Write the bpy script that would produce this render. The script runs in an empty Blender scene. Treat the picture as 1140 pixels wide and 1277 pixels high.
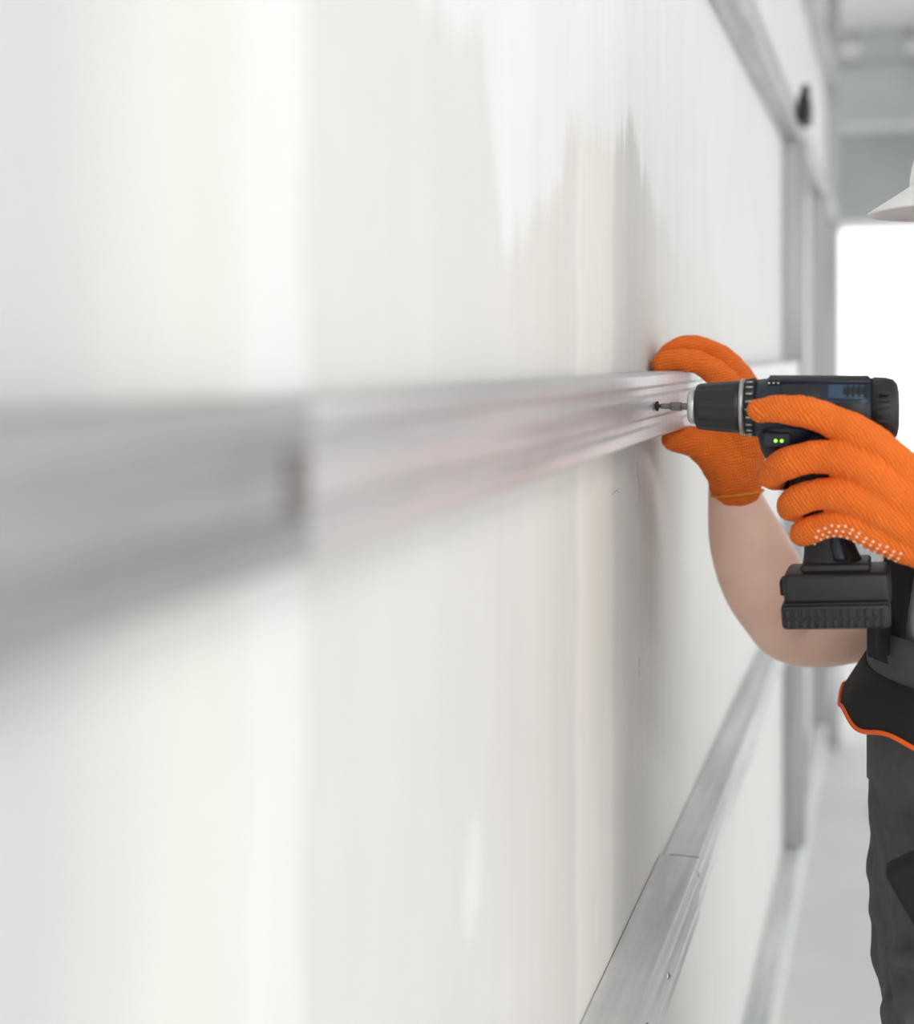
import bpy, bmesh, math, random
from mathutils import Vector, Matrix
from mathutils.bvhtree import BVHTree
random.seed(4)
scene = bpy.context.scene
scene.view_settings.view_transform = 'Standard'
CX, CZ = 0.25, 1.50          # camera stands 25 cm off the partition, 1.5 m high

# ------------------------------------------------------------------ materials
def srgb(r, g, b):
    f = lambda c: (c/255/12.92) if c/255 <= 0.04045 else ((c/255+0.055)/1.055)**2.4
    return (f(r), f(g), f(b), 1)

def new_mat(name):
    m = bpy.data.materials.new(name); m.use_nodes = True
    nt = m.node_tree
    return m, nt, nt.nodes['Principled BSDF']

def N(nt, typ, **kw):
    n = nt.nodes.new(typ)
    for k, v in kw.items():
        if k in n.inputs: n.inputs[k].default_value = v
        else: setattr(n, k, v)
    return n

def math_n(nt, op, a, b=None, c=None, clamp=False):
    n = nt.nodes.new('ShaderNodeMath'); n.operation = op; n.use_clamp = clamp
    for i, v in enumerate((a, b, c)):
        if v is None: continue
        if isinstance(v, (int, float)): n.inputs[i].default_value = v
        else: nt.links.new(v, n.inputs[i])
    return n.outputs[0]

def mixc(nt, fac, a, b):
    n = nt.nodes.new('ShaderNodeMix'); n.data_type = 'RGBA'
    for i, v in ((0, fac), (6, a), (7, b)):
        if isinstance(v, (int, float)): n.inputs[i].default_value = v
        elif isinstance(v, tuple): n.inputs[i].default_value = v
        else: nt.links.new(v, n.inputs[i])
    return n.outputs[2]

def simple(name, col, rough=0.6, metal=0.0, noise=0.06, nscale=30, bump=0.0, bscale=200, stretch=(1,1,1), **kw):
    m, nt, b = new_mat(name)
    tc = N(nt, 'ShaderNodeTexCoord'); mp = N(nt, 'ShaderNodeMapping'); mp.inputs['Scale'].default_value = stretch
    nt.links.new(tc.outputs['Object'], mp.inputs[0])
    nz = N(nt, 'ShaderNodeTexNoise', Scale=nscale, Detail=5.0)
    nt.links.new(mp.outputs[0], nz.inputs[0])
    lo = tuple(c*(1-noise*2) for c in col[:3])+(1,); hi = tuple(min(1, c*(1+noise*2)) for c in col[:3])+(1,)
    nt.links.new(mixc(nt, nz.outputs[0], lo, hi), b.inputs['Base Color'])
    b.inputs['Roughness'].default_value = rough; b.inputs['Metallic'].default_value = metal
    if bump:
        n2 = N(nt, 'ShaderNodeTexNoise', Scale=bscale, Detail=3.0); nt.links.new(mp.outputs[0], n2.inputs[0])
        bp = N(nt, 'ShaderNodeBump', Strength=bump, Distance=0.001)
        nt.links.new(n2.outputs[0], bp.inputs['Height']); nt.links.new(bp.outputs[0], b.inputs['Normal'])
    for k, v in kw.items(): b.inputs[k.replace('_', ' ')].default_value = v
    return m

def ramp(nt, stops, src, mode='LINEAR'):
    r = nt.nodes.new('ShaderNodeValToRGB'); e = r.color_ramp; e.interpolation = mode
    while len(e.elements) > 1: e.elements.remove(e.elements[-1])
    for i, (p, c) in enumerate(stops):
        el = e.elements[0] if i == 0 else e.elements.new(p)
        el.position = p
        el.color = c if isinstance(c, tuple) else (c, c, c, 1)
    nt.links.new(src, r.inputs[0]); return r.outputs[0]

def wall_mat():
    m, nt, b = new_mat('gypsum_board_with_putty')
    tc = N(nt, 'ShaderNodeTexCoord'); sx = N(nt, 'ShaderNodeSeparateXYZ')
    nt.links.new(tc.outputs['Object'], sx.inputs[0]); Y, Z = sx.outputs[1], sx.outputs[2]
    def noise(scale, st, det=4.0, rough=0.5):
        mp = N(nt, 'ShaderNodeMapping'); mp.inputs['Scale'].default_value = st
        nt.links.new(tc.outputs['Object'], mp.inputs[0])
        n = N(nt, 'ShaderNodeTexNoise', Scale=scale, Detail=det, Roughness=rough)
        nt.links.new(mp.outputs[0], n.inputs[0]); return n.outputs[0]
    streak = noise(1.0, (1, 34, 2.6), 6.0, 0.7)       # vertical trowel streaks
    fine = noise(1.0, (1, 130, 10), 4.0, 0.6)
    blot = noise(3.0, (1, 1, 1), 3.0)
    edge = noise(1.0, (1, 3, 9), 4.0)
    patchy = noise(1.0, (1, 9, 4), 5.0, 0.6)
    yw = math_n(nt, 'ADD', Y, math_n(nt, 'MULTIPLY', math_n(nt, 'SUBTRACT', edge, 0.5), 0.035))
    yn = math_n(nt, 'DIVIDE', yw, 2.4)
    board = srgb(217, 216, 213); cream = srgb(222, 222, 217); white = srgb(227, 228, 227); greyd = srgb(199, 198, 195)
    st = [(0.0, srgb(196, 198, 198)), (0.158, srgb(200, 201, 201)), (0.182, srgb(217, 217, 214)), (0.19, cream), (0.212, cream), (0.222, white), (0.238, white), (0.246, board),  # first stops: vignette darkening of the near end put into the board colour
          (0.36, board), (0.475, srgb(216, 213, 208)), (0.482, white), (0.49, srgb(226, 223, 216)), (0.54, srgb(224, 221, 215)), (0.548, srgb(208, 206, 202)), (0.58, greyd), (0.61, srgb(206, 205, 201)),  # grey band: putty tone with the arm's soft shadow painted in
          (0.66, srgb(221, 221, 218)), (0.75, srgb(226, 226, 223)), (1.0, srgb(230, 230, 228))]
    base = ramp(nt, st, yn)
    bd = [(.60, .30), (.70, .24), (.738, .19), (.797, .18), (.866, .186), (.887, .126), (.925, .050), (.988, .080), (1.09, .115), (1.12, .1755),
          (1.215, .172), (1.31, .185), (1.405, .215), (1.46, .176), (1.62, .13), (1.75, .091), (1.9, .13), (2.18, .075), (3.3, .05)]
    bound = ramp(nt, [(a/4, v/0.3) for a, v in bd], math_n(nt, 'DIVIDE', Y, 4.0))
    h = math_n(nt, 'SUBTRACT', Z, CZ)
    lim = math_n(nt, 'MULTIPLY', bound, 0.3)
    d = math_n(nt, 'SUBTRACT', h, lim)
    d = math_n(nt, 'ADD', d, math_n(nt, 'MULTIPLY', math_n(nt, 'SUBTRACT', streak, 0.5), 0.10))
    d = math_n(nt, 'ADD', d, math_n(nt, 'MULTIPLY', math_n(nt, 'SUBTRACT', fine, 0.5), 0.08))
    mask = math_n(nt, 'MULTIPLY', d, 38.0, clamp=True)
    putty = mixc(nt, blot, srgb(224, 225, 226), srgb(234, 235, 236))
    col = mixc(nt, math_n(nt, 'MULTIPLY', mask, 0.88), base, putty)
    dy = math_n(nt, 'DIVIDE', math_n(nt, 'SUBTRACT', yw, 0.845), 0.022)
    dz = math_n(nt, 'DIVIDE', math_n(nt, 'SUBTRACT', h, -0.325), 0.045)
    r2 = math_n(nt, 'ADD', math_n(nt, 'MULTIPLY', dy, dy), math_n(nt, 'MULTIPLY', dz, dz))
    spot = math_n(nt, 'MULTIPLY', math_n(nt, 'SUBTRACT', 1.0, r2), 1.5, clamp=True)
    col = mixc(nt, math_n(nt, 'MULTIPLY', spot, 0.8), col, white)
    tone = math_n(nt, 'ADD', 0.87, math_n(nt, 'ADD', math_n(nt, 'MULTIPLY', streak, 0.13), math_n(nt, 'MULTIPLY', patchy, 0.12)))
    vm = N(nt, 'ShaderNodeVectorMath', operation='SCALE'); nt.links.new(col, vm.inputs[0]); nt.links.new(tone, vm.inputs['Scale'])
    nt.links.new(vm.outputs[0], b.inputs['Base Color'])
    b.inputs['Roughness'].default_value = 0.8
    bp = N(nt, 'ShaderNodeBump', Strength=0.4, Distance=0.002)
    hh = math_n(nt, 'ADD', math_n(nt, 'MULTIPLY', mask, 0.5), math_n(nt, 'MULTIPLY', fine, 0.4))
    nt.links.new(hh, bp.inputs['Height']); nt.links.new(bp.outputs[0], b.inputs['Normal'])
    return m

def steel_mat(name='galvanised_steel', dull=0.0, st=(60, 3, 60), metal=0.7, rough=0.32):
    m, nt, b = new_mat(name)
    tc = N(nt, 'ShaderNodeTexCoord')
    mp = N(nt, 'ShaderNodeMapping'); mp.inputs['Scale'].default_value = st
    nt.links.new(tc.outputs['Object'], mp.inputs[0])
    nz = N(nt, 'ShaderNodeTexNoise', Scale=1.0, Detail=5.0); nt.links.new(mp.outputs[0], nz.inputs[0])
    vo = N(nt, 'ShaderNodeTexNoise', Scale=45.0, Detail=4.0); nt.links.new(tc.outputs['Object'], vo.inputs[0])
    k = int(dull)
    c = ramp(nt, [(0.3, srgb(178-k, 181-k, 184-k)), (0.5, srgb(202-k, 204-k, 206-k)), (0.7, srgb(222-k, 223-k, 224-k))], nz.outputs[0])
    c2 = mixc(nt, math_n(nt, 'MULTIPLY', vo.outputs[0], 0.35), c, srgb(168-k, 172-k, 177-k))
    nt.links.new(c2, b.inputs['Base Color'])
    b.inputs['Metallic'].default_value = metal
    nt.links.new(math_n(nt, 'ADD', rough, math_n(nt, 'MULTIPLY', vo.outputs[0], 0.2)), b.inputs['Roughness'])
    bp = N(nt, 'ShaderNodeBump', Strength=0.2, Distance=0.0006)
    nt.links.new(nz.outputs[0], bp.inputs['Height']); nt.links.new(bp.outputs[0], b.inputs['Normal'])
    return m

def glove_mat(name, ang):
    m, nt, b = new_mat(name)
    tc = N(nt, 'ShaderNodeTexCoord')
    nd = N(nt, 'ShaderNodeTexNoise', Scale=40.0, Detail=2.0); nt.links.new(tc.outputs['Object'], nd.inputs[0])
    vd = N(nt, 'ShaderNodeVectorMath', operation='SCALE'); vd.inputs['Scale'].default_value = 0.008
    nt.links.new(nd.outputs['Color'], vd.inputs[0])
    va = N(nt, 'ShaderNodeVectorMath', operation='ADD'); nt.links.new(tc.outputs['Object'], va.inputs[0]); nt.links.new(vd.outputs[0], va.inputs[1])
    def wave(sc, rot):
        mp = N(nt, 'ShaderNodeMapping'); mp.inputs['Rotation'].default_value = rot
        nt.links.new(va.outputs[0], mp.inputs[0])
        w = N(nt, 'ShaderNodeTexWave', Scale=sc, Distortion=0.3, Detail=1.0)
        w.bands_direction = 'X'; nt.links.new(mp.outputs[0], w.inputs[0]); return w.outputs['Fac']
    w1 = wave(100, (0, math.radians(ang), 0)); w2 = wave(135, (0, math.radians(ang+90), 0))
    nz = N(nt, 'ShaderNodeTexNoise', Scale=500.0, Detail=3.0); nt.links.new(tc.outputs['Object'], nz.inputs[0])
    nb = N(nt, 'ShaderNodeTexNoise', Scale=28.0, Detail=3.0); nt.links.new(tc.outputs['Object'], nb.inputs[0])
    hgt = math_n(nt, 'ADD', math_n(nt, 'ADD', math_n(nt, 'MULTIPLY', w1, 0.6), math_n(nt, 'MULTIPLY', w2, 0.35)), math_n(nt, 'MULTIPLY', nz.outputs[0], 0.5))
    f = math_n(nt, 'ADD', math_n(nt, 'MULTIPLY', hgt, 0.6), math_n(nt, 'MULTIPLY', nb.outputs[0], 0.25), clamp=True)
    nt.links.new(mixc(nt, f, srgb(240, 82, 2), srgb(255, 138, 42)), b.inputs['Base Color'])
    b.inputs['Roughness'].default_value = 0.9
    b.inputs['Sheen Weight'].default_value = 0.2; b.inputs['Sheen Tint'].default_value = srgb(255, 150, 60)
    bp = N(nt, 'ShaderNodeBump', Strength=0.9, Distance=0.0022)
    nt.links.new(hgt, bp.inputs['Height']); nt.links.new(bp.outputs[0], b.inputs['Normal'])
    return m

M_WALL = wall_mat(); M_STEEL = steel_mat(); M_STEELV = steel_mat('galvanised_stud_steel', 18, (40, 40, 2)); M_STEELD = steel_mat('dull_galvanised_steel', 40, metal=0.55, rough=0.42)
M_STEELL = steel_mat('pale_galvanised_steel', -18, metal=0.5, rough=0.42)
M_GLOVE = glove_mat('orange_knit_glove', 35); M_GLOVE2 = glove_mat('orange_knit_glove_far', 100)
M_SKIN = simple('skin', srgb(252, 208, 188), 0.5, noise=0.06, nscale=25, bump=0.25, bscale=300, Subsurface_Weight=0.1)
M_BLACK = simple('black_rubber', srgb(24, 25, 27), 0.5, bump=0.2, bscale=900)
M_DGREY = simple('chuck_polymer', srgb(26, 28, 31), 0.42, bump=0.1)
M_NAVY = simple('navy_housing', srgb(20, 32, 50), 0.4, bump=0.08, bscale=700)
M_BLUE = simple('blue_panel', srgb(44, 72, 98), 0.35)
M_CHROME = simple('machined_steel', srgb(205, 205, 203), 0.28, 0.9, noise=0.04, nscale=100)
M_COLLAR = simple('collar_steel', srgb(176, 176, 174), 0.35, 0.7, noise=0.04, nscale=100)
M_DSTEEL = simple('dark_bit_steel', srgb(120, 118, 116), 0.3, 0.9)
M_DARK = simple('dark_gap', srgb(18, 18, 19), 0.8)
M_CLOTH = simple('grey_workwear', srgb(82, 82, 84), 0.9, bump=0.6, bscale=700, noise=0.1, nscale=60)
M_CLOTHB = simple('black_workwear', srgb(26, 26, 28), 0.9, bump=0.6, bscale=700)
M_ORANGE = simple('orange_piping', srgb(255, 104, 30), 0.7)
M_SHIRT = simple('white_tshirt', srgb(232, 232, 234), 0.9, bump=0.4, bscale=500)
M_HELM = simple('white_helmet_plastic', srgb(242, 242, 240), 0.3, noise=0.02)
M_DOT = simple('pvc_dots', srgb(255, 226, 206), 0.5)
M_YEL = simple('cuff_thread', srgb(232, 140, 40), 0.9)
M_HAIR = simple('brown_hair', srgb(58, 42, 32), 0.8, bump=1.0, bscale=500)
M_EYE = simple('eye_white', srgb(235, 232, 228), 0.2); M_IRIS = simple('iris', srgb(60, 45, 35), 0.2)
M_LIP = simple('lips', srgb(190, 120, 110), 0.5)
M_BOOT = simple('boot_leather', srgb(60, 48, 40), 0.6, bump=0.3)
M_FLOOR = simple('screed_floor', srgb(220, 220, 219), 0.6, noise=0.06, nscale=3, bump=0.3, bscale=60)
M_CEIL = simple('ceiling_concrete', srgb(206, 207, 207), 0.85, noise=0.05, nscale=4)
M_BEAM = simple('beam_concrete', srgb(164, 168, 170), 0.85, noise=0.08, nscale=5)
M_PAINT = simple('white_paint', srgb(236, 236, 234), 0.7, noise=0.02)
M_FRAME = simple('window_frame_plastic', srgb(235, 236, 238), 0.4, noise=0.02)
M_CABLE = simple('cable_rubber', srgb(150, 150, 150), 0.6)
M_LED, _nt, _b = new_mat('green_led'); _b.inputs['Base Color'].default_value = srgb(150, 255, 60)
_b.inputs['Emission Color'].default_value = srgb(150, 255, 60); _b.inputs['Emission Strength'].default_value = 2.5

# ------------------------------------------------------------------ mesh helpers
def empty(name, loc=(0, 0, 0)):
    e = bpy.data.objects.new(name, None); e.location = loc; e.empty_display_size = 0.1
    scene.collection.objects.link(e); return e

TEX = bpy.data.textures.new('cloth_folds', 'CLOUDS'); TEX.noise_scale = 0.016; TEX.noise_depth = 2
TEXL = bpy.data.textures.new('large_folds', 'CLOUDS'); TEXL.noise_scale = 0.06; TEXL.noise_depth = 2

def finish(bm, name, mat, parent=None, smooth=True, mods=()):
    bmesh.ops.recalc_face_normals(bm, faces=bm.faces)
    me = bpy.data.meshes.new(name); bm.to_mesh(me); bm.free()
    for m in (mat if isinstance(mat, (list, tuple)) else [mat]): me.materials.append(m)
    for p in me.polygons: p.use_smooth = smooth
    ob = bpy.data.objects.new(name, me); scene.collection.objects.link(ob)
    for t, kw in mods:
        md = ob.modifiers.new(t, t)
        for k, v in kw.items(): setattr(md, k, v)
    if parent is not None: ob.parent = parent
    return ob

def box(bm, lo, hi, mi=0, bevel=0.0, rot=None, pivot=None):
    r = bmesh.ops.create_cube(bm, size=1)
    vs = r['verts']; lo = Vector(lo); hi = Vector(hi)
    for v in vs:
        v.co = Vector(((lo[i]+hi[i])/2 + v.co[i]*(hi[i]-lo[i]) for i in range(3)))
    fs = set(f for v in vs for f in v.link_faces)
    if bevel:
        es = list({e for v in vs for e in v.link_edges})
        r2 = bmesh.ops.bevel(bm, geom=es, offset=bevel, segments=3, affect='EDGES', profile=0.5)
        fs = set(r2['faces']) | {f for f in fs if f.is_valid}
        vs = list({v for f in fs for v in f.verts})
    for f in fs: f.material_index = mi
    if rot is not None:
        bmesh.ops.rotate(bm, verts=vs, cent=Vector(pivot), matrix=rot)
    return vs

def resample(pts, sub):
    out = []; dim = len(pts[0])
    g = lambda i: pts[max(0, min(len(pts)-1, i))]
    for i in range(len(pts)-1):
        for k in range(sub):
            t = k/sub; a, b, c, d = g(i-1), g(i), g(i+1), g(i+2)
            out.append(tuple(0.5*((2*b[j])+(-a[j]+c[j])*t+(2*a[j]-5*b[j]+4*c[j]-d[j])*t*t+(-a[j]+3*b[j]-3*c[j]+d[j])*t**3) for j in range(dim)))
    out.append(tuple(pts[-1])); return out

def skin_rings(bm, rings, cap=True, mi=0):
    vr = [[bm.verts.new(c) for c in r] for r in rings]
    n = len(vr[0])
    for a, b in zip(vr, vr[1:]):
        for i in range(n):
            f = bm.faces.new((a[i], a[(i+1) % n], b[(i+1) % n], b[i])); f.material_index = mi
    if cap:
        for r in (vr[0], vr[-1]):
            f = bm.faces.new(r); f.material_index = mi
    return vr

def tube(bm, pts, seg=18, sub=6, mi=0, round_ends=True):
    """swept limb: pts = (x,y,z,r)"""
    P = resample(pts, sub)
    C = [Vector(p[:3]) for p in P]; R = [p[3] for p in P]
    T = []
    for i in range(len(C)):
        t = C[min(i+1, len(C)-1)]-C[max(i-1, 0)]
        T.append(t.normalized() if t.length > 1e-9 else Vector((0, 0, 1)))
    ref = Vector((0, 1, 0)) if abs(T[0].y) < 0.9 else Vector((1, 0, 0))
    u = (ref-T[0]*ref.dot(T[0])).normalized()
    seq = []
    if round_ends:
        for k in range(4, 0, -1):
            a = k/4*math.radians(82); seq.append((C[0]-T[0]*R[0]*math.sin(a), T[0], R[0]*math.cos(a)))
    seq += list(zip(C, T, R))
    if round_ends:
        for k in range(1, 5):
            a = k/4*math.radians(82); seq.append((C[-1]+T[-1]*R[-1]*math.sin(a), T[-1], R[-1]*math.cos(a)))
    rings = []
    for c, t, r in seq:
        u = (u-t*u.dot(t)).normalized(); v = t.cross(u)
        rings.append([c+(u*math.cos(2*math.pi*i/seg)+v*math.sin(2*math.pi*i/seg))*r for i in range(seg)])
    return skin_rings(bm, rings, True, mi)

def loft_z(bm, secs, seg=40, sub=5, mi=0, ex=2.3, fn=None):
    """secs = (x,y,z,rx,ry)"""
    rings = []
    for p in resample(secs, sub):
        r = []
        for i in range(seg):
            a = 2*math.pi*i/seg; c, s = math.cos(a), math.sin(a)
            q = (abs(c)**ex+abs(s)**ex)**(-1/ex)
            co = Vector((p[0]+p[3]*c*q, p[1]+p[4]*s*q, p[2]))
            r.append(fn(co, a) if fn else co)
        rings.append(r)
    return skin_rings(bm, rings, True, mi)

def revolve_x(bm, prof, cy, cz, seg=48, mi=0, mod=None, sy=1.0, sz=1.0):
    """prof=(x,r) along X axis"""
    rings = []
    for x, r in prof:
        ring = []
        for i in range(seg):
            a = 2*math.pi*i/seg; rr = r*(mod(x, a) if mod else 1)
            ring.append(Vector((x, cy+rr*math.cos(a)*sy, cz+rr*math.sin(a)*sz)))
        rings.append(ring)
    return skin_rings(bm, rings, True, mi)

def board(Y0):
    """scale for a profile in image pixel coordinates, set at distance Y0: pixels -> metres"""
    sx, sz = 0.533e-3*Y0, 0.549e-3*Y0
    def g(u, v, y, r=None):
        p = (CX+(u-1115)*sx, y, CZ-(v-442)*sz)  # u, v are image pixels, offset from the vanishing point
        return p if r is None else p+(r,)
    return g

REMESH = lambda v, it: [('REMESH', dict(mode='VOXEL', voxel_size=v, use_smooth_shade=True)), ('SMOOTH', dict(factor=0.5, iterations=it))]
FOLD = lambda s, t=None: [('DISPLACE', dict(texture=t or TEX, strength=s, mid_level=0.5, texture_coords='LOCAL'))]

# ------------------------------------------------------------------ room
def room():
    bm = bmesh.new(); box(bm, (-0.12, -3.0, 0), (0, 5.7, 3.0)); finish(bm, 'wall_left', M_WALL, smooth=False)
    bm = bmesh.new(); box(bm, (-3.0, -3.0, -0.15), (5.2, 9.0, 0)); finish(bm, 'floor', M_FLOOR, smooth=False)
    bm = bmesh.new(); box(bm, (-3.0, -3.0, 3.0), (5.2, 9.0, 3.2)); finish(bm, 'ceiling', M_CEIL, smooth=False)
    # back wall out of view, opened wide to light the camera-facing sides
    bm = bmesh.new(); box(bm, (-0.12, -3.12, 0), (5.2, -3.0, 0.3)); box(bm, (-0.12, -3.12, 2.8), (5.2, -3.0, 3.0))
    box(bm, (-0.12, -3.12, 0.3), (0.5, -3.0, 2.8)); finish(bm, 'wall_back', M_PAINT, smooth=False)
    bm = bmesh.new()
    box(bm, (-3, 8.5, 0), (5.2, 8.75, 0.45)); box(bm, (-3, 8.5, 2.27), (5.2, 8.75, 3.0))
    box(bm, (-3, 8.5, 0.45), (-2.5, 8.75, 2.27)); box(bm, (4.7, 8.5, 0.45), (5.2, 8.75, 2.27))
    finish(bm, 'wall_far', M_BEAM, smooth=False)
    bm = bmesh.new()
    for x in (-2.47, -0.9, 1.1, 3.0, 4.67):
        box(bm, (x-0.03, 8.56, 0.5), (x+0.03, 8.62, 2.22), bevel=0.005)
    box(bm, (-2.5, 8.56, 0.45), (4.7, 8.62, 0.5), bevel=0.005); box(bm, (-2.5, 8.56, 2.22), (4.7, 8.62, 2.27), bevel=0.005)
    finish(bm, 'window_1', M_FRAME, smooth=False)
    bm = bmesh.new(); box(bm, (-3.0, 6.85, 2.57), (5.2, 7.15, 2.84), bevel=0.01)
    for x in (0.9, 2.4): box(bm, (x-0.12, 7.15, 2.66), (x+0.12, 8.5, 3.0), bevel=0.01)
    for x in (-1.5, 0.2, 1.7, 3.2): box(bm, (x-0.1, 6.87, 2.83), (x+0.1, 7.13, 3.0), bevel=0.01)
    box(bm, (-3.0, 7.6, 2.80), (5.2, 7.8, 3.0), bevel=0.01)
    beam = finish(bm, 'ceiling_beam', M_BEAM, smooth=False)
    bm = bmesh.new(); box(bm, (0.42, 6.78, 2.72), (0.66, 6.855, 2.83), 0, 0.01)
    tube(bm, [(0.6, 6.83, 2.78, 0.022), (1.6, 6.83, 2.78, 0.022), (4.6, 6.83, 2.78, 0.022)], 10, 3)
    finish(bm, 'conduit', simple('grey_conduit', srgb(110, 112, 114), 0.6), parent=beam)
    for y in (-1.0, 3.2, 7.2):
        bm = bmesh.new(); box(bm, (4.7, y-0.2, 0), (5.1, y+0.2, 3.0), bevel=0.015); finish(bm, 'concrete_pillar', M_CEIL, smooth=False)
room()

# ------------------------------------------------------------------ steel rails
def rail(name, y0, y1, ztop, hgt=0.060, xf=0.040, details=(), grow=0.0, slots=(), mat=None, joint=None):
    """U channel, flat flanges to the wall, front web with pressed grooves"""
    bm = bmesh.new(); t = 0.0007; zt = ztop+grow; zb = ztop-hgt-grow; xf = xf+grow
    prof = [(0.001, zt), (xf-0.002, zt), (xf-0.0006, zt-0.0006), (xf, zt-0.002)]
    H = zt-zb
    for f in (0.27, 0.73):
        c = zt-H*f; w = 0.0055
        prof += [(xf, c+w), (xf-0.0014, c+w*0.45), (xf-0.0014, c-w*0.45), (xf, c-w)]
    prof += [(xf, zb+0.002), (xf-0.0006, zb+0.0006), (xf-0.002, zb), (0.001, zb)]
    inner = []
    for i, (x, z) in enumerate(prof):
        a = Vector(prof[max(i-1, 0)]); b = Vector(prof[min(i+1, len(prof)-1)])
        d = (b-a).normalized(); n = Vector((d.y, -d.x))
        if n.dot(Vector((0.015, (zt+zb)/2))-Vector((x, z))) < 0: n = -n
        inner.append((x+n.x*t, z+n.y*t))
    loop = prof+inner[::-1]
    ny = 60; rings = []
    for k in range(ny+1):
        y = y0+(y1-y0)*k/ny
        wob = 0.0004*math.sin(y*9.0)+0.0003*math.sin(y*23.0+1)
        rings.append([Vector((x+(wob if x > 0.01 else 0), y, z)) for x, z in loop])
    skin_rings(bm, rings)
    for yy in details:
        zz = ztop-hgt/2
        revolve_x(bm, [(xf-0.0005, 0.0042), (xf+0.0012, 0.0040), (xf+0.0022, 0.0026), (xf+0.0023, 0.0004)], yy, zz, 16, 2)
        revolve_x(bm, [(xf+0.0018, 0.0013), (xf+0.00245, 0.0012)], yy, zz, 6, 1)
    for yy in slots:
        box(bm, (xf-0.001, yy-0.009, ztop-hgt*0.62), (xf+0.0008, yy+0.009, ztop-hgt*0.38), 1)
    if joint is not None:      # dark strips standing in for the shade where two lengths overlap
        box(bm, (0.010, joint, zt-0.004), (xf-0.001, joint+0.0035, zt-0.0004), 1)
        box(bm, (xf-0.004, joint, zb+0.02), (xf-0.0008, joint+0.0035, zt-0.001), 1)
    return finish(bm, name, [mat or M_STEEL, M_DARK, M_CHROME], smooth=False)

zc = CZ
main = rail('metal_rail', 0.478, 3.38, zc-0.0175, details=(2.0, 2.6))
near = rail('metal_rail', -0.6, 0.496, zc-0.0175, grow=0.0006, mat=M_STEELD, details=(0.05,))  # near length: same steel in a darker, rougher tone
M_SLOT = simple('slot_grey', srgb(122, 114, 113), 0.9, 0.1)  # brownish grey plate for the dark spot at the splice
bm = bmesh.new()
box(bm, (0.0402, 0.472, zc-0.060), (0.0412, 0.490, zc-0.036), 0)
finish(bm, 'punched_slot', M_SLOT, parent=near, smooth=False)
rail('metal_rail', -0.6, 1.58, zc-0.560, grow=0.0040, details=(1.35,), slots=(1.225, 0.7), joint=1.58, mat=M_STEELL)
rail('metal_rail', 1.565, 3.38, zc-0.564, details=(2.2,), mat=M_STEELL)
rail('metal_rail', -0.6, 5.65, zc+0.560, details=(2.0, 3.0))
rail('metal_rail', -0.6, 5.65, zc+1.06, details=(2.0,))
rail('metal_rail', -0.6, 5.65, zc-1.150, details=(2.0,), mat=M_STEELL)
def stud(y, z0, z1, d=0.05):
    bm = bmesh.new(); w = 0.05; t = 0.001
    box(bm, (0.001, y, z0), (d, y+t, z1)); box(bm, (d-t, y, z0), (d, y+w, z1)); box(bm, (0.001, y+w-t, z0), (d, y+w, z1))
    for f in (0.3, 0.7):
        box(bm, (d*f-0.002, y-0.0015, z0), (d*f+0.002, y, z1))
    return finish(bm, 'wall_stud', M_STEELV, smooth=False)
stud(3.40, zc-1.148, zc+0.498); stud(4.55, zc-1.148, zc+0.498, 0.055); stud(5.60, 0, 3.0)
bm = bmesh.new(); box(bm, (0.042, 3.25, zc+0.52), (0.070, 3.36, zc+0.58), 0, 0.008)  # black hanger block on the upper rail
tube(bm, [(0.056, 3.30, zc+0.57, 0.012), (0.058, 3.30, zc+0.60, 0.010)], 12, 3)
finish(bm, 'rail_hanger', M_BLACK)
bm = bmesh.new()
pts = [(0.25, 3.6, 0.012, 0.009), (0.6, 3.7, 0.012, 0.009), (0.9, 4.0, 0.012, 0.009), (0.5, 4.4, 0.012, 0.009), (0.2, 4.9, 0.012, 0.009), (0.7, 5.3, 0.012, 0.009), (1.6, 5.5, 0.012, 0.009), (2.6, 5.2, 0.012, 0.009)]
tube(bm, pts, 8, 10); finish(bm, 'extension_cable', M_CABLE)
# faint pencil marks left on the board
bm = bmesh.new()
for pl in ([(1.435, -.110), (1.440, -.125), (1.452, -.142), (1.444, -.150)], [(1.447, -.310), (1.449, -.320)], [(1.444, -.322), (1.449, -.330)], [(1.30, -.130), (1.32, -.128), (1.335, -.131)]):
    tube(bm, [(0.0, a, zc+b, 0.00036) for a, b in pl], 6, 4)
finish(bm, 'pencil_marks', simple('graphite', srgb(150, 147, 143), 0.9))

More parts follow.
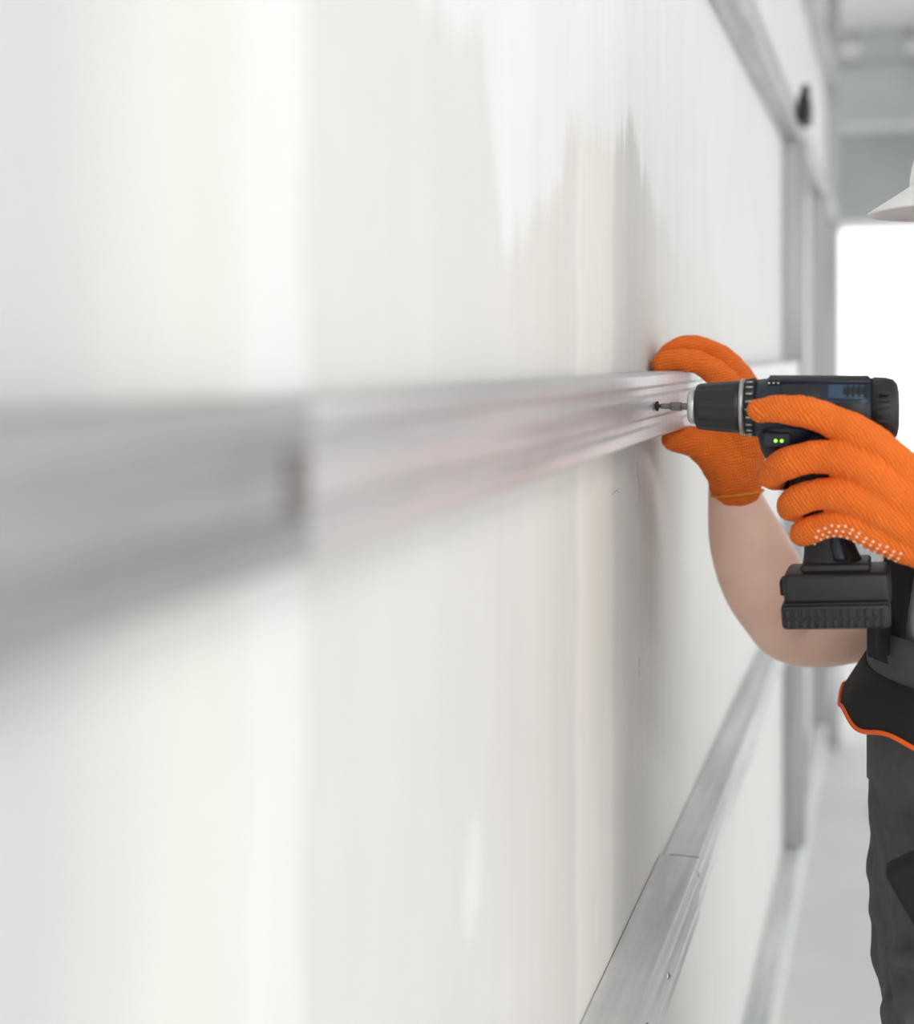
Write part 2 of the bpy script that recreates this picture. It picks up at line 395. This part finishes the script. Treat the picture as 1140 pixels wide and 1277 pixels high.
# ------------------------------------------------------------------ drill
def drill():
    root = empty('cordless_drill', (0, 0, 0))
    cy, cz = 1.300, CZ-0.0475
    X = lambda mm: CX+mm*0.001
    bm = bmesh.new()
    revolve_x(bm, [(X(-206), 0.0012), (X(-204), 0.0028), (X(-196), 0.0032), (X(-195), 0.0044), (X(-186), 0.0046), (X(-185), 0.0034), (X(-170), 0.0034)], cy, cz, 6)
    finish(bm, 'driver_bit', M_DSTEEL, root, smooth=False)
    bm = bmesh.new(); revolve_x(bm, [(X(-209.8), 0.003), (X(-209), 0.0045), (X(-207), 0.0045), (X(-206), 0.002)], cy, cz, 20)
    finish(bm, 'screw', M_DARK, root)
    bm = bmesh.new()
    revolve_x(bm, [(X(-179), 0.006), (X(-179), 0.0135), (X(-177.5), 0.0155), (X(-172), 0.0165), (X(-171.5), 0.0150)], cy, cz, 48)
    finish(bm, 'chuck_nose', M_CHROME, root)
    bm = bmesh.new()
    def knurl(x, a):
        return 1-(0.035 if (math.sin(a*12) > 0.35 and X(-166) < x < X(-140)) else 0)
    revolve_x(bm, [(X(-172), 0.014), (X(-171.5), 0.0195), (X(-169), 0.0208), (X(-165.9), 0.0212), (X(-155), 0.0222), (X(-140.1), 0.0232), (X(-137), 0.0236), (X(-132.8), 0.0236), (X(-132), 0.0225)], cy, cz, 96, mod=knurl)
    finish(bm, 'chuck_sleeve', M_DGREY, root)
    bm = bmesh.new()
    revolve_x(bm, [(X(-132.5), 0.021), (X(-132.2), 0.0248), (X(-131), 0.0255), (X(-129), 0.0255), (X(-128.6), 0.0238), (X(-128), 0.0238)], cy, cz, 64, 0)
    def scal(x, a): return 1+0.02*math.sin(a*16)
    revolve_x(bm, [(X(-128.2), 0.022), (X(-127.8), 0.0246), (X(-119), 0.0262), (X(-118.5), 0.024)], cy, cz, 128, 2, mod=scal)
    for k in range(12):
        a = math.pi/2+0.5+k*0.28
        c = Vector((X(-123), cy+0.0258*math.cos(a), cz+0.0258*math.sin(a)))
        box(bm, c-Vector((0.003, 0.0008, 0.0008)), c+Vector((0.003, 0.0008, 0.0008)), 0)
    finish(bm, 'torque_collar', [M_COLLAR, M_DARK, M_DGREY], root)
    bm = bmesh.new()
    revolve_x(bm, [(X(-119), 0.020), (X(-118.6), 0.0262), (X(-112), 0.0275), (X(-100), 0.0285), (X(-70), 0.0290), (X(-30), 0.0290), (X(-18), 0.0286), (X(-17.5), 0.026)], cy, cz-0.001, 64, 0, sz=0.97)
    finish(bm, 'motor_housing', M_NAVY, root)
    bm = bmesh.new()
    revolve_x(bm, [(X(-18.5), 0.025), (X(-18), 0.0293), (X(-8), 0.0290), (X(-1), 0.0272), (X(2.5), 0.023), (X(4), 0.015), (X(4.2), 0.004)], cy, cz-0.001, 64, 0, sz=0.98)
    for k in range(5):
        z = cz+0.014-k*0.006
        box(bm, (X(-14), cy-0.0302, z-0.0012), (X(-3), cy-0.024, z+0.0012), 0, 0.0004)
    finish(bm, 'rear_cap', M_BLACK, root)
    bm = bmesh.new()
    def arc_panel(x0, x1, a0, a1, r0, r1, mi):
        n = 16; rings = []
        for x, rr in ((x0, r0-0.001), (x0+0.002, r1), (x1-0.002, r1), (x1, r0-0.001)):
            out = [Vector((x, cy+rr*math.cos(a0+(a1-a0)*i/n), cz-0.001+rr*0.98*math.sin(a0+(a1-a0)*i/n))) for i in range(n+1)]
            inn = [Vector((x, cy+(r0-0.003)*math.cos(a0+(a1-a0)*i/n), cz-0.001+(r0-0.003)*0.98*math.sin(a0+(a1-a0)*i/n))) for i in range(n, -1, -1)]
            rings.append(out+inn)
        skin_rings(bm, rings, True, mi)
    arc_panel(X(-108), X(-20), math.radians(58), math.radians(122), 0.029, 0.0305, 0)
    arc_panel(X(-96), X(-60), math.radians(135), math.radians(158), 0.029, 0.0300, 0)
    arc_panel(X(-56), X(-22), math.radians(132), math.radians(160), 0.029, 0.0302, 1)
    arc_panel(X(-50), X(-22), math.radians(166), math.radians(192), 0.029, 0.0300, 0)
    arc_panel(X(-44), X(-24), math.radians(138), math.radians(152), 0.0300, 0.0308, 0)
    for k in range(4):
        arc_panel(X(-40+k*5), X(-37.5+k*5), math.radians(134), math.radians(158), 0.0302, 0.0311, 0)
    for k in range(3):
        a = math.radians(128); c = Vector((X(-106+k*4), cy+0.0287*math.cos(a), cz+0.028*math.sin(a)))
        box(bm, c-Vector((0.001, 0.0010, 0.0008)), c+Vector((0.001, 0.0010, 0.0008)), 2)
    finish(bm, 'housing_panels', [M_BLACK, M_BLUE, M_CHROME], root)
    bm = bmesh.new()
    loft_z(bm, [(X(-96), cy, cz-0.046, 0.014, 0.014), (X(-94), cy, cz-0.038, 0.020, 0.018), (X(-90), cy, cz-0.024, 0.027, 0.022), (X(-86), cy, cz-0.008, 0.031, 0.024)], ex=3.0)
    box(bm, (X(-112), cy-0.0235, cz-0.036), (X(-86), cy-0.016, cz-0.020), 1, 0.003)
    for k in (1, 2):
        r = bmesh.ops.create_icosphere(bm, subdivisions=2, radius=.0014, matrix=Matrix.Translation((X(-105+k*5.2), cy-0.0236, cz-0.0285)))
        for v in r['verts']:
            for f in v.link_faces: f.material_index = 2
    finish(bm, 'chin_with_leds', [M_NAVY, M_BLACK, M_LED], root)
    bm = bmesh.new()
    secs = [(X(-76), cy, cz-0.010, 0.026, 0.017), (X(-73), cy, cz-0.035, 0.023, 0.0175), (X(-67), cy, cz-0.065, 0.021, 0.018), (X(-60), cy, cz-0.095, 0.020, 0.0175), (X(-55), cy, cz-0.120, 0.022, 0.018), (X(-51), cy, cz-0.137, 0.027, 0.024), (X(-48), cy, cz-0.144, 0.034, 0.030)]
    loft_z(bm, secs, ex=2.6)
    finish(bm, 'grip', M_BLACK, root)
    bm = bmesh.new()
    loft_z(bm, [(X(-96), cy, cz-0.072, 0.006, 0.007), (X(-97), cy, cz-0.060, 0.008, 0.009), (X(-99), cy, cz-0.045, 0.009, 0.009), (X(-100), cy, cz-0.036, 0.010, 0.009)], ex=2.6)
    finish(bm, 'trigger', M_BLACK, root)
    bm = bmesh.new()
    loft_z(bm, [(X(-50), cy-0.002, cz-0.105, 0.007, 0.0178), (X(-45), cy-0.002, cz-0.132, 0.008, 0.022)], ex=3)
    finish(bm, 'grip_inlay', M_NAVY, root)
    bm = bmesh.new(); piv = (X(-50), cy, cz-0.165)
    rt = Matrix.Rotation(math.radians(-4.0), 3, 'Y')
    box(bm, (X(-92), cy-0.036, cz-0.169), (X(-2), cy+0.036, cz-0.141), 0, 0.006, rt, piv)
    box(bm, (X(-95), cy-0.038, cz-0.189), (X(-4), cy+0.038, cz-0.167), 0, 0.004, rt, piv)
    box(bm, (X(-76), cy-0.030, cz-0.142), (X(-18), cy+0.030, cz-0.134), 0, 0.003, rt, piv)
    box(bm, (X(-93), cy-0.0385, cz-0.1675), (X(-5), cy+0.0385, cz-0.1660), 1, 0.0003, rt, piv)
    for k in range(13):
        x = -91+k*6.6
        box(bm, (X(x), cy-0.0395, cz-0.1875), (X(x+3.6), cy-0.037, cz-0.1800), 0, 0.0007, rt, piv)
        box(bm, (X(x), cy-0.0395, cz-0.1785), (X(x+3.6), cy-0.037, cz-0.1715), 0, 0.0007, rt, piv)
        box(bm, (X(x), cy+0.037, cz-0.1875), (X(x+3.6), cy+0.0395, cz-0.1715), 0, 0.0007, rt, piv)
    box(bm, (X(-96.5), cy-0.015, cz-0.163), (X(-91), cy+0.015, cz-0.149), 1, 0.002, rt, piv)
    finish(bm, 'battery', [M_BLACK, M_DARK], root)
drill()

# ------------------------------------------------------------------ worker
W = empty('construction_worker', (0, 0, 0))

# near hand (left) round the grip
g = board(1.28)
bm = bmesh.new()
tube(bm, [g(1215,672,1.292,.027), g(1190,655,1.285,.025), g(1130,595,1.268,.021), g(1085,548,1.256,.0172), g(1040,523,1.256,.0142), g(1003,512,1.2560,.0138), g(968,510,1.2590,.0120), g(950,512,1.262,.0108)])
tube(bm, [g(1215,676,1.292,.027), g(1190,666,1.285,.025), g(1125,618,1.262,.020), g(1072,576,1.249,.0165), g(1028,567,1.252,.0140), g(988,575,1.258,.0138), g(966,590,1.276,.0125), g(964,598,1.296,.012), g(985,600,1.318,.011)])
tube(bm, [g(1215,682,1.294,.027), g(1190,678,1.290,.025), g(1120,645,1.264,.019), g(1066,614,1.251,.0160), g(1028,612,1.255,.0134), g(998,622,1.265,.0134), g(986,633,1.284,.012), g(991,639,1.302,.0115), g(1008,641,1.320,.0105)])
tube(bm, [g(1215,690,1.298,.026), g(1190,686,1.295,.023), g(1120,669,1.272,.018), g(1064,647,1.259,.0148), g(1032,651,1.263,.0120), g(1009,661,1.272,.0122), g(1001,668,1.288,.0110), g(1007,671,1.303,.0105), g(1020,672,1.318,.0095)])
tube(bm, [g(1215,670,1.305,.026), g(1150,625,1.325,.021), g(1095,585,1.340,.017), g(1045,566,1.345,.014), g(1005,560,1.342,.0125), g(985,558,1.338,.011)])
tube(bm, [g(1150,640,1.285,.024), g(1108,615,1.277,.019), g(1095,598,1.272,.014)])
tube(bm, [g(1205,678,1.293,.036), g(1250,700,1.290,.034), g(1300,722,1.283,.038)], seg=28)
hl = finish(bm, 'glove_left', M_GLOVE, W, mods=REMESH(0.0013, 2)+FOLD(.0030))

# far hand (right) steadying the rail
g2 = board(1.52)
bm = bmesh.new()
tube(bm, [g2(909,600,1.555,.026), g2(906,580,1.550,.025), g2(922,535,1.536,.022), g2(908,484,1.518,.0165), g2(880,456,1.506,.0130), g2(852,449,1.500,.0122), g2(832,450,1.498,.0112), g2(824,454,1.498,.0100)])
tube(bm, [g2(914,600,1.560,.026), g2(914,580,1.558,.025), g2(932,525,1.560,.022), g2(908,464,1.547,.0160), g2(880,437,1.534,.0128), g2(848,433,1.529,.0122), g2(828,442,1.527,.0110), g2(821,451,1.527,.0100)])
tube(bm, [g2(918,600,1.568,.026), g2(920,580,1.570,.024), g2(936,525,1.582,.021), g2(912,468,1.572,.0155), g2(885,441,1.560,.0125), g2(852,437,1.556,.0118), g2(832,444,1.554,.0108), g2(824,451,1.554,.0100)])
tube(bm, [g2(918,600,1.572,.025), g2(922,580,1.580,.022), g2(932,530,1.602,.018), g2(912,482,1.596,.0140), g2(890,455,1.584,.0112), g2(862,446,1.580,.0105), g2(842,450,1.578,.0100), g2(834,454,1.578,.0090)])
tube(bm, [g2(908,598,1.550,.026), g2(893,575,1.535,.023), g2(872,557,1.520,.0185), g2(852,551,1.513,.0150), g2(838,550,1.511,.0130)])
tube(bm, [g2(915,585,1.548,.024), g2(898,555,1.535,.022), g2(884,545,1.528,.0170)])
tube(bm, [g2(922,560,1.55,.024), g2(905,520,1.54,.020), g2(898,500,1.535,.016)])
tube(bm, [g2(910,604,1.560,.0285), g2(913,612,1.562,.0275)], seg=28)
hr = finish(bm, 'glove_right', M_GLOVE2, W, mods=REMESH(0.0013, 2)+FOLD(.0030))
bm = bmesh.new()
def ring_torus(bm, c, ax, R, r, n=40, m=8):
    ax = Vector(ax).normalized(); u = ax.orthogonal().normalized(); v = ax.cross(u)
    vs = []
    for i in range(n):
        a = 2*math.pi*i/n; d = u*math.cos(a)+v*math.sin(a)
        vs.append([bm.verts.new(Vector(c)+d*(R+r*math.cos(2*math.pi*j/m))+ax*r*math.sin(2*math.pi*j/m)) for j in range(m)])
    for i in range(n):
        for j in range(m):
            bm.faces.new((vs[i][j], vs[(i+1) % n][j], vs[(i+1) % n][(j+1) % m], vs[i][(j+1) % m]))
c0 = Vector(g2(914, 622, 1.562))
ring_torus(bm, c0, (0.12, 0, -1), 0.0280, 0.0014)
finish(bm, 'cuff_edge', M_YEL, W)

# far forearm + upper arm (skin)
g3 = board(1.6)
bm = bmesh.new()
tube(bm, [g3(918,590,1.570,.026), g3(921,625,1.575,.031), g3(932,670,1.585,.041), g3(950,720,1.60,.047), g3(970,760,1.615,.046), g3(987,788,1.625,.041), g3(1030,790,1.63,.041), g3(1090,768,1.635,.046), g3(1160,730,1.640,.052)], seg=32)
finish(bm, 'arm_right', M_SKIN, W, mods=REMESH(0.004, 4))
bm = bmesh.new()
tube(bm, [(CX+.110, 1.288, CZ-.190, .029), (CX+.16, 1.272, CZ-.225, .038), (CX+.22, 1.255, CZ-.27, .045), (CX+.275, 1.245, CZ-.315, .044), (CX+.285, 1.245, CZ-.30, .045), (CX+.26, 1.26, CZ-.24, .048), (CX+.22, 1.285, CZ-.17, .052)], seg=32)
finish(bm, 'arm_left', M_SKIN, W, mods=REMESH(0.004, 6))

# torso / shirt
TY = 1.50
bm = bmesh.new()
loft_z(bm, [(CX+.125, TY, CZ-.52, .118, .165), (CX+.118, TY, CZ-.40, .120, .160), (CX+.115, TY, CZ-.28, .125, .170), (CX+.125, TY, CZ-.18, .118, .185), (CX+.135, TY, CZ-.10, .095, .175), (CX+.14, TY, CZ-.055, .070, .120), (CX+.135, TY, CZ-.02, .055, .062)])
tube(bm, [(CX+.14, TY-.13, CZ-.115, .062), (CX+.16, TY-.185, CZ-.125, .066), (CX+.205, TY-.21, CZ-.165, .062), (CX+.235, TY-.225, CZ-.215, .060)], seg=28)
tube(bm, [(CX+.14, TY+.13, CZ-.115, .062), (CX+.13, TY+.175, CZ-.135, .066), (CX+.085, TY+.165, CZ-.20, .062), (CX+.045, TY+.15, CZ-.245, .060)], seg=28)
finish(bm, 'tshirt', M_SHIRT, W, mods=REMESH(0.006, 8)+FOLD(.008, TEXL))

# trousers
bm = bmesh.new()
loft_z(bm, [(CX+.118, TY, CZ-.33, .137, .172), (CX+.118, TY, CZ-.42, .141, .172), (CX+.120, TY, CZ-.52, .143, .180), (CX+.122, TY, CZ-.62, .138, .188), (CX+.130, TY, CZ-.68, .122, .180), (CX+.14, TY, CZ-.72, .08, .12)])
for s in (-1, 1):
    loft_z(bm, [(CX+.118, TY+s*.09, CZ-.60, .126, .098), (CX+.108, TY+s*.10, CZ-.75, .118, .100), (CX+.098, TY+s*.11, CZ-.90, .100, .088), (CX+.095, TY+s*.115, CZ-1.02, .085, .078), (CX+.11, TY+s*.12, CZ-1.15, .082, .075), (CX+.12, TY+s*.125, CZ-1.30, .075, .070), (CX+.125, TY+s*.125, CZ-1.41, .078, .072)])
for z, dz, r in ((-.47, .02, .010), (-.545, -.025, .012), (-.60, .03, .012), (-.655, -.02, .010), (-.71, .03, .010), (-.78, -.02, .010), (-.95, .03, .012), (-1.04, -.02, .010), (-1.25, .02, .010), (-1.34, -.01, .010)):
    kx = .0 if z > -.85 else .02
    tube(bm, [(CX-.006+kx, TY-.09, CZ+z+dz, r*.6), (CX+.02+kx, TY-.155, CZ+z, r), (CX+.07+kx, TY-.178, CZ+z-dz*.6, r), (CX+.12, TY-.18, CZ+z-dz, r*.6)], 10, 4)
finish(bm, 'trousers', M_CLOTH, W, mods=REMESH(0.004, 3)+FOLD(.018, TEXL))

def wrap_panel(bm, z0, z1, a0, a1, off, cx=CX+.114, rx=.131, ry=.172, n=24, m=8, th=.004, mi=0, ztilt=0.0, flare=0.0):
    outer = []; inner = []
    for j in range(m+1):
        t = j/m; z = z0+(z1-z0)*t
        ro = []; ri = []
        for i in range(n+1):
            a = math.radians(a0+(a1-a0)*i/n); c, s = math.cos(a), math.sin(a)
            q = (abs(c)**2.3+abs(s)**2.3)**(-1/2.3)
            o = off+flare*(1-t)
            zz = z+ztilt*(i/n)+0.004*(1-t)*math.sin(i*0.9)
            ro.append(bm.verts.new((cx+(rx+o+th)*c*q, TY+(ry+o+th)*s*q, zz)))
            ri.append(bm.verts.new((cx+(rx+o)*c*q, TY+(ry+o)*s*q, zz)))
        outer.append(ro); inner.append(ri)
    for j in range(m):
        for i in range(n):
            for L in (outer, inner):
                f = bm.faces.new((L[j][i], L[j][i+1], L[j+1][i+1], L[j+1][i])); f.material_index = mi
        for i in (0, n):
            f = bm.faces.new((outer[j][i], inner[j][i], inner[j+1][i], outer[j+1][i])); f.material_index = mi
    for j in (0, m):
        for i in range(n):
            f = bm.faces.new((outer[j][i], outer[j][i+1], inner[j][i+1], inner[j][i])); f.material_index = mi
    return outer
bm = bmesh.new()
wrap_panel(bm, CZ-.42, CZ-.262, 118, 242, 0.006)
finish(bm, 'bib', M_CLOTH, W)
bm = bmesh.new()
lo = wrap_panel(bm, CZ-.350, CZ-.306, 160, 262, 0.008, flare=.024, ztilt=.004)
edge = [tuple(v.co)+(.0022,) for v in lo[0]]
finish(bm, 'pouch_flap', M_CLOTHB, W)
bm = bmesh.new(); tube(bm, edge, 8, 2); finish(bm, 'orange_piping', M_ORANGE, W)
bm = bmesh.new()
for s in (-1, 1):
    y = TY+s*.105
    side = Vector((0.55, 0.83*s, 0)).normalized()
    def strap(pts, w=.020, t=.0025):
        P = resample(pts, 6); rings = []
        for i, p in enumerate(P):
            a = Vector(P[max(i-1, 0)]); b = Vector(P[min(i+1, len(P)-1)]); d = (b-a).normalized()
            sd = side if i < len(P)*.45 else Vector((0, s, 0))
            nrm = d.cross(sd).normalized(); c = Vector(p)
            rings.append([c+sd*w+nrm*t, c-sd*w+nrm*t, c-sd*w-nrm*t, c+sd*w-nrm*t])
        skin_rings(bm, rings)
    strap([(CX-.006, y, CZ-.29), (CX-.001, y, CZ-.24), (CX+.010, y, CZ-.18), (CX+.040, y, CZ-.09), (CX+.10, y-s*.01, CZ-.035), (CX+.17, y-s*.02, CZ-.035), (CX+.23, y-s*.03, CZ-.10), (CX+.255, y-s*.04, CZ-.20), (CX+.26, y-s*.05, CZ-.34)])
    rz = Matrix.Rotation(math.radians(-33*-s), 3, 'Z')
    box(bm, (CX-.012, y-.026, CZ-.282), (CX-.000, y+.026, CZ-.244), 0, .003, rz, (CX-.006, y, CZ-.26))
finish(bm, 'braces', M_CLOTHB, W, smooth=False)
bm = bmesh.new()
R_ = Matrix.Rotation(math.radians(-30), 3, 'Y'); pv = (CX+.065, TY-.19, CZ-.46)
box(bm, (CX+.005, TY-.212, CZ-.495), (CX+.12, TY-.180, CZ-.415), 0, .006, R_, pv)
box(bm, (CX+.02, TY-.217, CZ-.495), (CX+.11, TY-.190, CZ-.470), 1, .004, R_, pv)
finish(bm, 'thigh_pocket', [M_CLOTHB, M_ORANGE], W)

bm = bmesh.new()
for s in (-1, 1):
    y = TY+s*.125
    loft_z(bm, [(CX+.06, y, .001, .150, .052), (CX+.06, y, .03, .150, .052), (CX+.075, y, .055, .125, .048), (CX+.10, y, .085, .088, .046), (CX+.125, y, .12, .062, .048), (CX+.125, y, .16, .060, .050)], ex=2.6)
finish(bm, 'boots', M_BOOT, W, mods=REMESH(0.005, 3))

# head
HX, HZ = CX+.150, CZ+.090
bm = bmesh.new()
loft_z(bm, [(HX+.01, TY, HZ-.115, .045, .040), (HX-.015, TY, HZ-.10, .066, .052), (HX-.005, TY, HZ-.06, .084, .066), (HX, TY, HZ, .094, .074), (HX+.003, TY, HZ+.05, .098, .077), (HX+.005, TY, HZ+.09, .085, .068), (HX+.005, TY, HZ+.115, .05, .04)], seg=36)
tube(bm, [(HX+.01, TY, HZ-.17, .056), (HX+.015, TY, HZ-.06, .056)], 28)
tube(bm, [(HX-.088, TY, HZ+.012, .008), (HX-.102, TY, HZ-.018, .011), (HX-.106, TY, HZ-.030, .0125)], 14)
tube(bm, [(HX-.092, TY-.012, HZ-.034, .008), (HX-.092, TY+.012, HZ-.034, .008)], 12)
tube(bm, [(HX-.082, TY-.04, HZ+.018, .009), (HX-.092, TY-.02, HZ+.021, .010), (HX-.094, TY, HZ+.018, .009), (HX-.092, TY+.02, HZ+.021, .010), (HX-.082, TY+.04, HZ+.018, .009)], 12)
tube(bm, [(HX-.07, TY-.012, HZ-.103, .016), (HX-.07, TY+.012, HZ-.103, .016)], 14)
for s in (-1, 1):
    tube(bm, [(HX+.012, TY+s*.077, HZ-.028, .008), (HX+.018, TY+s*.084, HZ-.005, .010), (HX+.022, TY+s*.085, HZ+.02, .011), (HX+.008, TY+s*.080, HZ+.026, .008)], 12)
finish(bm, 'head', M_SKIN, W, mods=REMESH(0.003, 3))
bm = bmesh.new()
for s in (-1, 1):
    for mi, R, dx in ((0, .0125, 0), (1, .0065, -.0072)):
        r = bmesh.ops.create_uvsphere(bm, u_segments=16, v_segments=12, radius=R, matrix=Matrix.Translation((HX-.079+dx, TY+s*.031, HZ+.002)))
        for v in r['verts']:
            for f in v.link_faces: f.material_index = mi
finish(bm, 'eyes', [M_EYE, M_IRIS], W)
bm = bmesh.new()
tube(bm, [(HX-.082, TY-.025, HZ-.066, .003), (HX-.090, TY-.01, HZ-.063, .0055), (HX-.092, TY, HZ-.064, .005), (HX-.090, TY+.01, HZ-.063, .0055), (HX-.082, TY+.025, HZ-.066, .003)], 10)
tube(bm, [(HX-.082, TY-.022, HZ-.067, .003), (HX-.090, TY, HZ-.073, .006), (HX-.082, TY+.022, HZ-.067, .003)], 10)
finish(bm, 'lips', M_LIP, W)
bm = bmesh.new()
loft_z(bm, [(HX+.02, TY, HZ-.05, .070, .060), (HX+.018, TY, HZ, .085, .077), (HX+.014, TY, HZ+.05, .090, .080)], seg=30)
for s in (-1, 1): tube(bm, [(HX-.083, TY+s*.045, HZ+.024, .003), (HX-.096, TY+s*.03, HZ+.031, .0045), (HX-.099, TY+s*.014, HZ+.027, .004)], 8)
finish(bm, 'hair', M_HAIR, W)

# helmet
HC = Vector((CX+.156, TY, CZ+.160))
bm = bmesh.new(); rings = []
for k in range(15):
    a = math.radians(86*k/14); z = math.sin(a)*.130; r = math.cos(a)
    ring = []
    for i in range(64):
        t = 2*math.pi*i/64
        rib = 1+(0.02 if abs(math.sin(t)) < .16 else 0)*math.sin(a)
        ring.append(HC+Vector((.142*r*math.cos(t)*rib, .115*r*math.sin(t), z*rib)))
    rings.append(ring)
skin_rings(bm, rings)
vo = []
for L, (off, dz) in enumerate(((-.004, .010), (.008, .002), (1.0, -.012), (1.0, -.015), (.012, -.008), (-.004, -.006))):
    row = []
    for i in range(64):
        t = 2*math.pi*i/64; fr = max(0, -math.cos(t))
        ext = .010+.030*fr**2.0
        o = off if off < 0.5 else ext
        drop = dz-(.006*fr if off > .5 else 0)
        row.append(bm.verts.new(HC+Vector(((.142+o)*math.cos(t), (.115+min(o, .02+o*.3))*math.sin(t), drop))))
    vo.append(row)
for L in range(5):
    for i in range(64):
        bm.faces.new((vo[L][i], vo[L][(i+1) % 64], vo[L+1][(i+1) % 64], vo[L+1][i]))
finish(bm, 'hard_hat', M_HELM, W)
bm = bmesh.new()
loft_z(bm, [(HC.x, TY, HC.z-.028, .108, .090), (HC.x, TY, HC.z-.004, .112, .094)], seg=40, ex=2.0)
finish(bm, 'hard_hat_headband', M_BLACK, W)

# white grip dots along the near glove's palm edge
bpy.context.view_layer.update()
dg = bpy.context.evaluated_depsgraph_get()
bvh = BVHTree.FromObject(hl, dg)
bm = bmesh.new()
for row in range(3):
    for k in range(13):
        u = 1018+k*8.2+row*3
        v0 = None
        for v in range(740, 600, -2):
            p = Vector(g(u, v, 1.20)); hit = bvh.ray_cast(p, Vector((0, 1, 0)))
            if hit[0] is not None and hit[0].y < 1.30: v0 = v; break
        if v0 is None: continue
        v = v0-2-row*6.5
        hit = bvh.ray_cast(Vector(g(u, v, 1.20)), Vector((0, 1, 0)))
        if hit[0] is None: continue
        bmesh.ops.create_icosphere(bm, subdivisions=2, radius=.00115, matrix=Matrix.Translation(hit[0]))
finish(bm, 'glove_grip_dots', M_DOT, W)

# ------------------------------------------------------------------ light
w = bpy.data.worlds.new('World'); scene.world = w; w.use_nodes = True
bg = w.node_tree.nodes['Background']; bg.inputs[0].default_value = (0.995, 0.99, 0.985, 1); bg.inputs[1].default_value = 2.05
# added fill light with an invented ceiling fixture, out of view behind the camera
bm = bmesh.new(); box(bm, (1.1, -1.3, 2.90), (2.3, -0.7, 2.96), 0, 0.008); box(bm, (1.13, -1.27, 2.893), (2.27, -0.73, 2.905), 1)
for x in (1.3, 2.1): box(bm, (x-0.01, -1.01, 2.95), (x+0.01, -0.99, 3.0), 0)
M_FILL, _nt, _b = new_mat('fill_diffuser'); _b.inputs['Emission Color'].default_value = (1, .97, .92, 1); _b.inputs['Emission Strength'].default_value = 3.0
finish(bm, 'added_fill_fixture', [M_PAINT, M_FILL], smooth=False)
L = bpy.data.lights.new('added_fill_lamp', 'AREA'); L.shape = 'RECTANGLE'; L.size = 1.1; L.size_y = 0.5; L.energy = 44; L.color = (1, .98, .95)
lo_ = bpy.data.objects.new('added_fill_lamp', L); scene.collection.objects.link(lo_); lo_.location = (1.7, -1.0, 2.885)
lo_.rotation_euler = (Vector((-1.3, 2.4, -1.6))).to_track_quat('-Z', 'Y').to_euler()

# ------------------------------------------------------------------ camera
cam = bpy.data.cameras.new('camera'); co = bpy.data.objects.new('camera', cam); scene.collection.objects.link(co)
co.location = (CX, 0, CZ); co.rotation_euler = (math.radians(90), 0, math.radians(17.1))
cam.lens = 50; cam.sensor_width = 36; cam.sensor_fit = 'AUTO'; cam.shift_y = -0.154
cam.clip_start = 0.01
cam.dof.use_dof = True; cam.dof.focus_distance = 1.36; cam.dof.aperture_fstop = 2.6
scene.camera = co
